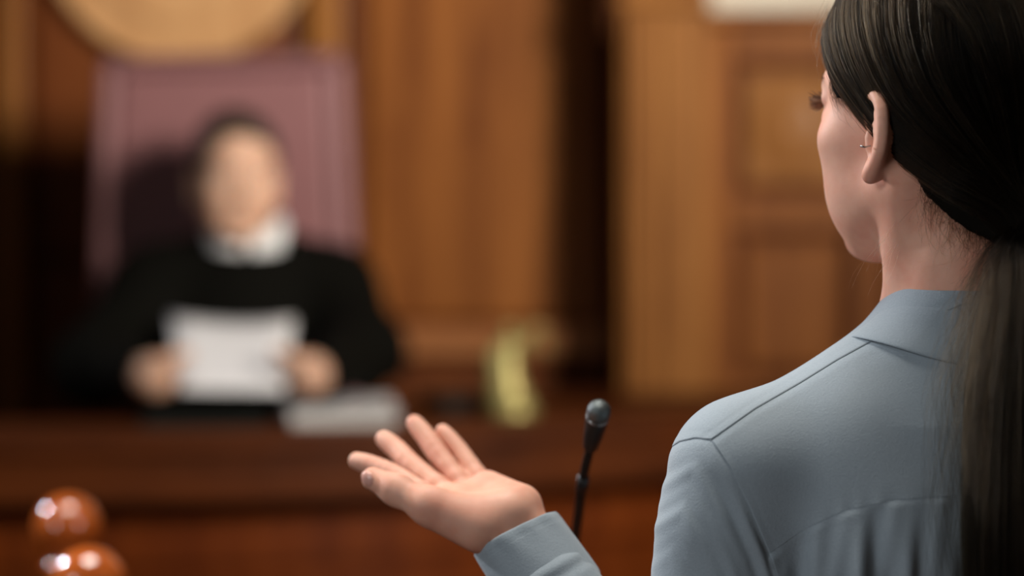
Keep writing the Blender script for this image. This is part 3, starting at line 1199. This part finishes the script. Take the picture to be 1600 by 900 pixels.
# ------------------------------------------------------------------ the woman
wz = P(1500, 520, 1.62)
woman = thing('person', 'woman seen from behind in a blue-grey shirt, dark ponytail, left palm held out', 'person', (wz[0], 1.64, 0))
HW = Frame(P(1464, 220, 1.625), yaw=R(38), pitch=R(0))
BW = Frame(wz, yaw=R(10))
ELB = BW((-200, -6, -370))
WR = P(793, 812, 1.668)
FA = (WR - ELB) / np.linalg.norm(WR - ELB)


def torso_prims(S, g, right_arm=True):
    """Trunk and arms; g = how far outside the skin (mm)."""
    m = BW
    e = lambda c, r, k: S.el(m(c), (np.array(r) + g) * .001, m.R, k=k * .001)
    c_ = lambda a, b, r1, r2, k: S.rc(m(a), m(b), (r1 + g) * .001, (r2 + g) * .001, k=k * .001)
    for s in (-1, 1):
        c_((s * 38, -2, -30), (s * 165, 2, -98), 33, 43, 25)
        e((s * 78, -42, -150), (62, 36, 92), 45)
    e((0, 14, -200), (142, 88, 215), 40)
    e((0, 22, -420), (124, 84, 180), 50)
    e((0, 10, -560), (150, 100, 130), 50)
    for s in (-1, 1):
        e((s * 62, 78, -210), (58, 48, 58), 40)
    S.rc(m((-172, 0, -107)), ELB, (45 + g) * .001, (37 + g * .9) * .001, k=.03)
    S.rc(m((172, 0, -107)), m((205, 15, -370)), (45 + g) * .001, (37 + g * .9) * .001, k=.03)
    S.rc(m((205, 15, -370)), m((192, 75, -590)), (37 + g * .9) * .001, (26 + g) * .001, k=.012)


# --- body: one continuous surface
S = SDF()
head_prims(S, HW, True)
earm = ear_prims(S, HW, -1, 24)
ear_prims(S, HW, 1, 24)
NB = BW((0, 0, 0))
S.rc(HW((2, -28, -42)), NB + np.array([0, .006, -.02]), .052, .053, k=.022)
for s in (-1, 1):
    S.rc(HW((s * 54, -18, -30)), HW((s * 16, 26, -140)), .011, .009, k=.02)
torso_prims(S, -3)
# forearm and wrist (flattened)
S.rc(ELB, WR - FA * .05, .036, .027, k=.012)
wt = P(862, 803, 1.712) - P(742, 862, 1.69)
wt = wt / np.linalg.norm(wt)
S.rc(WR - FA * .06 - wt * .008, WR - wt * .009, .021, .0195, k=.008)
S.rc(WR - FA * .06 + wt * .008, WR + wt * .010, .020, .0185, k=.008)
HP = lambda l: [P(*q) for q in l]
# palm: metacarpals fanned out from the wrist
HD = -.04
HP = lambda l: [P(a_, b_, c_ + HD) for a_, b_, c_ in l]
MC = dict(zip(('index', 'middle', 'ring', 'little'), HP([(676, 783, 1.733), (702, 776, 1.749), (728, 771, 1.763), (757, 764, 1.773)])))
for nme, o_, r0, r1 in (('index', -.014, .0150, .0118), ('middle', -.004, .0150, .0116), ('ring', .005, .0140, .0112), ('little', .012, .0135, .0104)):
    S.rc(WR + wt * o_ + FA * .004, MC[nme], r0, r1, k=.010)
# thenar and hypothenar pads
S.rc(*HP([(752, 826, 1.694), (688, 797, 1.698)]), .0185, .0150, k=.012)
S.rc(*HP([(815, 785, 1.716), (762, 757, 1.758)]), .0130, .0112, k=.010)
S.rc(*HP([(795, 800, 1.700), (730, 800, 1.705)]), .0150, .0130, k=.012)
FK = .003
finger(S, HP([(676, 783, 1.733), (622, 746, 1.758), (588, 730, 1.774), (558, 720, 1.786)]), [.0096, .0087, .0082, .0074], FK)
finger(S, HP([(702, 776, 1.749), (645, 728, 1.778), (620, 702, 1.796), (600, 686, 1.808)]), [.0095, .0088, .0083, .0075], FK)
finger(S, HP([(728, 771, 1.763), (686, 712, 1.790), (665, 682, 1.805), (648, 661, 1.815)]), [.0093, .0087, .0082, .0074], FK)
finger(S, HP([(757, 764, 1.773), (724, 713, 1.795), (707, 691, 1.804), (692, 674, 1.811)]), [.0096, .0078, .0072, .0065], FK)
chain(S, HP([(740, 818, 1.694), (668, 790, 1.698), (620, 766, 1.712), (583, 748, 1.724)]), [.0165, .0128, .0110, .0092], .010)
# right hand, hanging (outside the picture)
rw = BW((192, 75, -590))
S.el(rw + np.array([0, .01, -.055]), (.018, .036, .048), k=.02)
for q in range(4):
    p0 = rw + np.array([0, -.016 + .017 * q, -.09])
    chain(S, [p0, p0 + np.array([-.004, .004, -.038]), p0 + np.array([-.012, .004, -.068 + .006 * abs(q - 2)])], [.010, .0085, .007], .006)
p0 = rw + np.array([-.006, .035, -.035])
chain(S, [p0, p0 + np.array([-.008, .022, -.03]), p0 + np.array([-.012, .028, -.06])], [.014, .0105, .0085], .008)
# legs
for s in (-1, 1):
    S.rc(BW((s * 80, 10, -590)), BW((s * 85, 15, -920)), .088, .056, k=.03)
    S.rc(BW((s * 85, 15, -920)), BW((s * 88, -8, -1300)), .054, .038, k=.02)
    S.rc(BW((s * 88, -8, -1330)), BW((s * 95, 130, -1360)), .032, .026, k=.02)
body_f = S
v, f = polygonize(S, (-0.32, 1.3, 0.0), (0.62, 1.95, 1.76), .002, 5)
g_ = HW.inv(v)
body = mesh_obj('body', v, f, M_skin, woman)
eyes(HW, woman)
# thumb nail and finger creases stay small
v, f = ellip(P(575, 748, 1.7165 + HD), (.0056, .0028, .0072), Frame((0, 0, 0), yaw=R(-35), roll=R(-58)).R, 16, 8)
mesh_obj('thumb_nail', v, f, M_nail, body)

# earring: thin bar at the front of the ear
v, f = tube([P(1344, 228, 1.556), P(1351, 230, 1.556), P(1360, 228, 1.562)], [.0007, .0006, .0006], 8)
mesh_obj('earring', v, f, M_steel, woman)

# --- shirt
S = SDF()
torso_prims(S, 6)
S.rc(BW((0, -4, 6)), BW((0, 0, -60)), .058, .082, k=.03)
CUFF0, CUFF1 = WR - FA * .012, WR - FA * .075
S.rc(ELB, CUFF1 + FA * .008, .046, .0375, k=.012)
S.rc(BW((-182, 0, -150)), BW((-203, 14, -330)), .052, .050, k=.02)


def shirt_f(V):
    d = S(V)
    return d


v, f = polygonize(shirt_f, (-0.12, 1.3, 0.72), (0.62, 1.95, 1.45), .0022, 5, newton=1)
T = np.vstack([f[:, [0, 1, 2]], f[:, [0, 2, 3]]])
q = BW.inv(v)
qm = q.copy()
qm[:, 0] = -np.abs(qm[:, 0])
px, py = proj(BW(qm))
MMP = 0.47
ARM = [(1046, 700), (1062, 690), (1086, 685), (1112, 688), (1140, 730), (1170, 790), (1203, 865), (1222, 930), (1232, 1000), (1238, 1300)]
SHO = [(1400, 519), (1365, 533), (1310, 563), (1250, 600), (1180, 640), (1112, 688), (1040, 740)]
YOK = [(1120, 905), (1203, 865), (1260, 825), (1320, 797), (1400, 780), (1490, 775), (1800, 772)]
dA = poly_sd(px, py, ARM) * MMP          # > 0 : sleeve side
dS = poly_sd(px, py, SHO) * MMP
dY = poly_sd(px, py, YOK) * MMP
nv = grad(shirt_f, v, .001)
back = smooth01((30 - q[:, 1]) / 30.0)    # 1 on the back of the garment
A = {'dA': dA, 'dS': dS, 'dY': dY, 'qy': q[:, 1], 'qx': q[:, 0], 'px': px, 'py': py, 'back': back, 'nv': nv}


def cut(fields, base=None):
    V_, T_, A_ = base or (v, T, A)
    for key, sg, off in fields:
        V_, T_, A_ = clip_tris(V_, T_, sg * (A_[key] - off), A_)
    return V_, T_, A_


def folds(a, arm):
    """Displacement (mm) along the normal: pleats beside the armhole, gathers under the yoke, soft drapes."""
    n_ = np.sin
    dA, dY, dS, px, py, bk = a['dA'], a['dY'], a['dS'], a['px'], a['py'], a['back']
    along = np.clip((py - 700) / 120.0, 0, 1)
    sl = smooth01(dA / 5)
    w1 = n_(dA * .30 + .9 * n_(py * .012) + .5) + .55 * n_(dA * .52 + 1.7 + .01 * py)
    out = 2.6 * w1 * np.exp(-np.clip(dA, 0, None) / 24.0) * along * sl
    out += .2 * n_(.045 * py + .06 * px + .8 * n_(.02 * px)) * smooth01((py - 780) / 150) * sl
    w2 = n_(.20 * (px - 1200) * MMP + .7 * n_(py * .018) + .8) + .7 * n_(.115 * (px - 1200) * MMP - .010 * (py - 800) + 2.0) + .4 * n_(.36 * (px - 1180) * MMP + .02 * py)
    out += (.8 + 3.4 * np.clip(dY / 55, 0, 1)) * w2 * smooth01(dY / 5.0) * (1 - sl) * bk * np.clip(1 - (px - 1330) / 260, .22, 1)
    out += .35 * n_(px * .16 + 2 * n_(px * .033)) * np.exp(-np.abs(dY) / 6.0) * bk * (1 - sl)
    out += 1.2 * n_(.012 * px + .018 * py) * bk
    return out


def lap(d, over):
    """Height near a seam: the upper panel's edge stands proud, the lower one dips beneath it (d = mm inside the panel)."""
    if over:
        return .2 * np.exp(-np.clip(d, 0, None) / 5.0) - .2 * np.exp(-((d - 5.5) / 1.6) ** 2)
    return -.28 * np.exp(-np.clip(d, 0, None) / 2.2) + .2 * np.exp(-((d - 5) / 3) ** 2)


def add(name, prt, edges, parent, arm=False):
    V_, T_, a = prt
    h = folds(a, arm)
    sd = np.full(len(V_), 99.0)
    for key, sg, over in edges:
        d = sg * a[key]
        h = h + lap(d, over) * (a['back'] if key != 'dA' else 1)
        sd = np.minimum(sd, np.abs(d) if over else 99.0)
    nn = a['nv'] / (np.linalg.norm(a['nv'], axis=1, keepdims=True) + 1e-9)
    return mesh_obj(name, V_ + nn * h[:, None] * .001, T_, M_shirt, parent, attrs={'seam': sd})


sl = cut([('dA', 1, -3.0)])
tr = cut([('dA', -1, 0.0)])
backpart = cut([('qy', -1, 4.0)], tr)
shirt = add('shirt', cut([('dY', 1, -3.5)], backpart), [('dY', 1, False), ('dA', -1, True)], woman)
add('yoke', cut([('dY', -1, 0), ('dS', 1, 0)], backpart), [('dY', -1, True), ('dS', 1, True), ('dA', -1, True)], shirt)
add('shoulder_panel', cut([('dS', -1, 3.0), ('dY', -1, 0)], backpart), [('dS', -1, False), ('dA', -1, True)], shirt)
add('front_panel', cut([('qy', 1, 4.0)], tr), [('dA', -1, True)], shirt)
add('sleeve', cut([('qx', -1, 0.0)], sl), [('dA', 1, False)], shirt, True)
add('sleeve', cut([('qx', 1, 0.0)], sl), [('dA', 1, False)], shirt, True)
# collar
V, F = [], []
n = 73
prof_n = 9
for i in range(n):
    th = -2.7 + 5.4 * i / (n - 1)
    c, s_ = math.cos(th), math.sin(th)              # c = 1 at the back
    fr_ = max(0.0, -c)
    sd = s_ * s_
    zt = 20 + 5 * sd - 40 * fr_
    zb = -24 + 22 * sd - 62 * fr_ ** 1.3
    rt, rb = 56.5, 69 + 19 * sd + 4 * fr_
    cy_ = -4
    wob = 1.2 * math.sin(th * 7.0) * .5
    pr = [(rt - 1.5, zt - 26), (rt - 1.5, zt - 8), (rt - 1.0, zt - 1.5), (rt + .8, zt), (rt + 3, zt - 1.5),
          (rt + 4 + (rb - rt - 4) * .35, zt - 8 - (zt - zb - 8) * .28), (rt + 4 + (rb - rt - 4) * .72 + wob, zt - 8 - (zt - zb - 8) * .66), (rb + wob, zb), (rb - 2.4 + wob, zb - .6)]
    for rr_, z in pr:
        V.append(BW((rr_ * s_, cy_ - rr_ * c * .98, z)))
for i in range(n - 1):
    for k in range(prof_n - 1):
        F.append((prof_n * i + k, prof_n * i + k + 1, prof_n * (i + 1) + k + 1, prof_n * (i + 1) + k))
col_ = mesh_obj('collar', V, F, M_shirt, shirt, attrs={'seam': np.full(len(V), 9.0)})
sb = col_.modifiers.new('smooth', 'SUBSURF')
sb.levels = sb.render_levels = 2
# cuff: a band round the wrist with a turned edge
bt = np.cross(FA, wt)
wt2 = np.cross(bt, FA)
V, F = [], []
seg = 64
pr = [(-.062, .0378), (-.060, .0392), (-.045, .0388), (-.02, .0376), (-.009, .0372), (-.007, .0371), (-.002, .0368), (0.0, .0358), (-.001, .0344), (-.012, .0335), (-.04, .033)]
for a_, r_ in pr:
    for i in range(seg):
        th = 2 * math.pi * i / seg
        rr_ = r_ + .0006 * math.sin(5 * th + a_ * 60) + .0005 * math.sin(11 * th + a_ * 130)
        sl_ = .004 * math.cos(th - 2.2)
        V.append(CUFF0 + FA * (a_ + sl_ * (1 if a_ > -.01 else .3)) + (math.cos(th) * wt2 * 1.0 + math.sin(th) * bt * .90) * rr_)
for j in range(len(pr) - 1):
    for i in range(seg):
        F.append((j * seg + i, j * seg + (i + 1) % seg, (j + 1) * seg + (i + 1) % seg, (j + 1) * seg + i))
cu = mesh_obj('cuff', V, F, M_shirt, shirt, attrs={'seam': np.repeat([9, 9, 9, 9, .7, .7, 9, 9, 9, 9, 9], seg)})
sb = cu.modifiers.new('smooth', 'SUBSURF')
sb.levels = sb.render_levels = 1
v, f = ellip(BW((205, 15, -370)) * .12 + BW((192, 75, -590)) * .88, (.036, .036, .03))
mesh_obj('cuff', v, f, M_shirt, shirt)

# trousers and shoes (below the picture)
S = SDF()
S.el(BW((0, 10, -560)), np.array([160, 112, 130]) * .001, BW.R, k=.04)
for s in (-1, 1):
    S.rc(BW((s * 80, 10, -600)), BW((s * 88, 12, -930)), .098, .078, k=.04)
    S.rc(BW((s * 88, 12, -930)), BW((s * 90, -5, -1320)), .078, .068, k=.03)
v, f = polygonize(S, (-0.1, 1.3, 0.0), (0.75, 1.95, 1.1), .007, 4)
mesh_obj('trousers', v, f, M_trouser, woman)
for s in (-1, 1):
    S = SDF()
    a, b = BW((s * 88, -15, -1352)), BW((s * 97, 150, -1365))
    a[2], b[2] = .045, .034
    S.rc(a, b, .045, .034, k=.01)
    v, f = polygonize(S, a - .2, a + .3, .006, 4)
    v[:, 2] = np.maximum(v[:, 2], 0.0)
    mesh_obj('shoe', v, f, M_shoe, woman)

#@@HAIR
# ------------------------------------------------------------------ her hair
TIE = HW((0, -96, -76))
SK = SDF()
SK.el(HW((0, -12, 55)), np.array([75, 98, 86]) * .001 + .007, HW.R, k=.02)
SK.el(HW((0, -30, -5)), np.array([63, 62, 70]) * .001, HW.R, k=.03)
SK.rc(HW((0, -60, -55)), TIE, .040, .020, k=.03)
HL_Y = [-110, -88, -62, -36, -22, -8, 10, 18, 40, 55, 66, 78, 100]
HL_Z = [-92, -86, -70, -44, 2, 22, 34, 30, 32, 56, 84, 104, 125]


def cap_f(V):
    d = SK(V)
    l = HW.inv(V)
    h = np.interp(l[:, 1], HL_Y, HL_Z)
    return np.maximum(d, np.clip((h - l[:, 2]) * .0007, -.05, .05))


v, f = polygonize(cap_f, HW.o - .19, HW.o + .22, .0025, 4)
hair = mesh_obj('hair', v, f, M_scalp, woman)


def to_surface(Pn, extra):
    for _ in range(4):
        g = grad(SK, Pn, .002)
        Pn = Pn + g * (extra - SK(Pn))[:, None]
    return Pn


def bez(a, b, c, d, t):
    t = t[:, None]
    return a * (1 - t) ** 3 + 3 * b * t * (1 - t) ** 2 + 3 * c * t * t * (1 - t) + d * t ** 3


def head_strands(N, depth, jit, seed, npt=20):
    r = np.random.default_rng(seed)
    paths = []
    tt = np.linspace(0, 1, npt)
    pts = []
    tones = np.zeros(N)
    lift = np.zeros(N)
    NC = 110
    ct = r.lognormal(0, .75, (3, 2, NC))
    co = r.normal(0, 1, (3, 2, NC, 3))
    for i in range(N):
        side = -1 if r.random() < .62 else 1
        s = r.random() ** .9
        fam = 0 if r.random() < .70 else 1
        ci = min(int(s * NC), NC - 1)
        sd_ = 0 if side < 0 else 1
        clump = co[fam, sd_, ci, 0] * .45
        s = s + (( ci + .5) / NC - s) * .45
        tones[i] = ct[fam, sd_, ci]
        lift[i] = co[fam, sd_, ci, 1]
        e = np.array([side * r.random() * 9, -98 + 6 * r.random(), -74 + 14 * (r.random() - .5) + 8 * s])
        J = r.normal(0, jit, (4, 3)) + np.array([0, 2.2, 2.2]) * clump
        if fam == 0:
            # roots along the parting, front (s=0) to crown (s=1); lowest family hugs the hairline
            ry = 84 - 150 * s
            rz = 55 + 92 * math.sqrt(max(0.02, 1 - ((ry + 12) / 104) ** 2))
            root = np.array([side * (1 + 6 * r.random()), ry, rz])
            c1 = np.array([side * (70 - 6 * s), 66 - 112 * s, 98 - 2 * s])
            c2 = np.array([side * (92 - 30 * s), 8 - 82 * s, 8 + 30 * s])
        else:
            # crown hair drawn straight back and down to the tie
            a_ = s * 1.0
            root = np.array([side * 62 * a_, -20 - 30 * r.random(), 142 - 42 * a_ ** 2])
            c1 = np.array([side * (10 + 66 * a_), -100, 120 - 30 * a_])
            c2 = np.array([side * (6 + 58 * a_), -124 + 14 * a_, 10 - 16 * a_])
        t0 = r.random() * .5 if r.random() < .45 else 0.0
        q_ = bez(root + J[0], c1 + J[1] * 1.6, c2 + J[2] * 1.6, e + J[3] * .6, t0 + (1 - t0) * tt)
        pts.append(q_)
    allp = HW(np.vstack(pts))
    dep = np.repeat(np.clip(r.random(N) * depth + lift * .0008, 0, None), npt)
    u = np.tile(tt, N)
    allp = to_surface(allp, .0006 + dep * (1 - .6 * u))
    return list(allp.reshape(N, npt, 3)), tones


hs, ht = head_strands(17000, .0062, 1.7, 11)
curves_obj('strands', hs, [0.00009] * len(hs), M_hair, hair, tone=ht)
hs2, _t = head_strands(420, .008, 2.6, 12)
curves_obj('light_strands', hs2, [0.00009] * len(hs2), M_hairL, hair)

# wisps at temple, over the ear and at the nape
r = np.random.default_rng(5)
wl = []
SKB = body_f


def wisp(root, d0, d1, L, npt=14, wav=2.0):
    t = np.linspace(0, 1, npt)[:, None]
    d0, d1 = np.array(d0, float), np.array(d1, float)
    q_ = root + L * (d0 * t + (d1 - d0) * t * t / 2)
    ph = r.random(3) * 6
    q_ = q_ + wav * t * np.sin(t * 5 + ph)
    return HW(q_)


for i in range(900):          # temple / sideburn
    a = r.random()
    root = np.array([-60 - 7 * a, 54 - 42 * a, 50 - 17 * a + 6 * r.normal()])
    wl.append(wisp(root, (-.25, .1 - .45 * a, -.75), (-.2, -.75, -.6), 10 + 14 * r.random(), wav=1.5))
for i in range(560):          # nape fringe
    a = r.random()
    root = np.array([-58 + 34 * a, -34 - 46 * a, -36 - 42 * a + 6 * r.normal()])
    wl.append(wisp(root, (-.1 + .1 * a, .1 * r.normal(), -1), (.15 + .5 * r.normal(), .3 * r.normal() + .2, -.5), 6 + 44 * r.random() ** 2.2, wav=4))
wa = np.vstack(wl)
wa += grad(body_f, wa, .001) * np.clip(.0010 - body_f(wa), 0, None)[:, None]
wl = np.split(wa, len(wl))
curves_obj('fine_wisps', wl, [0.00006] * len(wl), M_hair, hair)
fl = []
for i in range(46):           # loose long flyaways by the jaw and forehead
    if i < 14:
        root = np.array([-52 + 8 * r.random(), -22 + 20 * r.random(), -50 - 20 * r.random()])
        fl.append(wisp(root, (-.5 * r.random(), .6, -.5), (-.4, .4 - 1.1 * r.random(), -1.0), 40 + 30 * r.random(), 22, 5))
    elif i < 30:
        root = np.array([-58, 62 - 6 * r.random(), 96 + 14 * r.random()])
        fl.append(wisp(root, (-.2, .5, -.9), (-.25, -.5, -1.0), 30 + 26 * r.random(), 18, 4))
    else:
        root = np.array([-70 + 5 * r.random(), -10 + 30 * r.random(), 50 + 60 * r.random()])
        fl.append(wisp(root, (-.5, -.3, .2), (-.3, -.9, -.6), 30 + 30 * r.random(), 18, 4))
curves_obj('flyaways', fl, [0.00005] * len(fl), M_hairL, hair)

# ponytail
pt = [TIE, P(1600, 420, 1.53), P(1594, 480, 1.512), P(1588, 560, 1.502), P(1584, 660, 1.496), P(1582, 780, 1.49), P(1582, 900, 1.492), P(1584, 1010, 1.50), P(1586, 1100, 1.51)]
ptc = catmull(pt, 40)
prad = np.interp(np.linspace(0, 1, 40), [0, .06, .2, .45, .8, 1], [.016, .014, .023, .030, .029, .010])
V, F = tube(ptc, prad * .82, 24)
pony = mesh_obj('ponytail', V, F, M_scalp, woman)
ps = []
r = np.random.default_rng(21)
T_ = np.gradient(ptc, axis=0)
T_ /= np.linalg.norm(T_, axis=1, keepdims=True)
ex = np.array([1.0, 0, 0]) - T_ * T_[:, :1]
ex /= np.linalg.norm(ex, axis=1, keepdims=True)
ey = np.cross(T_, ex)


def pony_strands(N, r0, r1, jit, t_end=(.85, 1.0)):
    out = []
    ct = r.lognormal(0, .7, 70)
    for i in range(N):
        a = r.random() * 2 * math.pi
        rr_ = math.sqrt(r0 + (r1 - r0) * r.random())
        ci = int(a / (2 * math.pi) * 70) % 70
        a += ((ci + .5) / 70 * 2 * math.pi - a) * .4
        pony_tones.append(ct[ci])
        tw = r.normal(0, .12) + .25 * math.sin(ci * 2.3)
        te = r.uniform(*t_end)
        n = 24
        u = np.linspace(0, te, n) * 39
        c = np.stack([np.interp(u, np.arange(40), ptc[:, k]) for k in range(3)], 1)
        X = np.stack([np.interp(u, np.arange(40), ex[:, k]) for k in range(3)], 1)
        Y_ = np.stack([np.interp(u, np.arange(40), ey[:, k]) for k in range(3)], 1)
        rad = np.interp(u, np.arange(40), prad) * rr_
        w = np.linspace(0, 1, n)
        ang = a + tw * w
        wob = jit * np.sin(w * (5 + 4 * r.random()) + r.random() * 6) * w
        rad = rad * (1 + wob)
        out.append(c + X * (rad * np.cos(ang))[:, None] + Y_ * (rad * np.sin(ang))[:, None])
    return out


pony_tones = []
ps = pony_strands(7500, .5, 1.25, .12)
curves_obj('strands', ps, [0.00009] * len(ps), M_hair, pony, tone=pony_tones)
ps = pony_strands(160, .9, 1.25, .16)
curves_obj('light_strands', ps, [0.000085] * len(ps), M_hairL, pony)
ps = pony_strands(1600, .9, 3.2, .30, (.3, 1.0))
curves_obj('flyaways', ps, [0.00006] * len(ps), M_hair, pony)
v, f = tube([TIE + .018 * (math.cos(a) * ex[1] + math.sin(a) * ey[1]) for a in np.linspace(0, 2 * math.pi, 24, endpoint=False)], .004, 8, True)
mesh_obj('hair_tie', v, f, M_black, pony)

# lashes and brows
la = []
for s in (-1, 1):
    for i in range(220):
        u = r.random()
        root = np.array([s * (24 + 22 * u), 82 - 9 * u ** 2, 35 - 2.0 * u ** 2 - 1.2 * r.random()])
        d0 = np.array([s * (.1 + .6 * u), .95, -.35 + .45 * r.normal()])
        d1 = np.array([s * (.1 + .5 * u), .75, .45])
        la.append(wisp(root, d0, d1, 10.5 + 2.5 * r.random(), 8, .3))
curves_obj('eyelashes', la, [0.00034] * len(la), hair_mat('brown_lashes', (0.022, 0.009, 0.005, 1)), woman)
br = []
for s in (-1, 1):
    for i in range(160):
        u = r.random()
        root = np.array([s * (14 + 34 * u), 84 - 14 * u ** 2, 46 + 4 * math.sin(u * 2.6) + 3 * r.normal() * .6])
        br.append(wisp(root, (s * .8, .3, .5), (s * .9, -.4, -.1), 7, 6, .2))
curves_obj('eyebrows', br, [0.00009] * len(br), M_hair, woman)
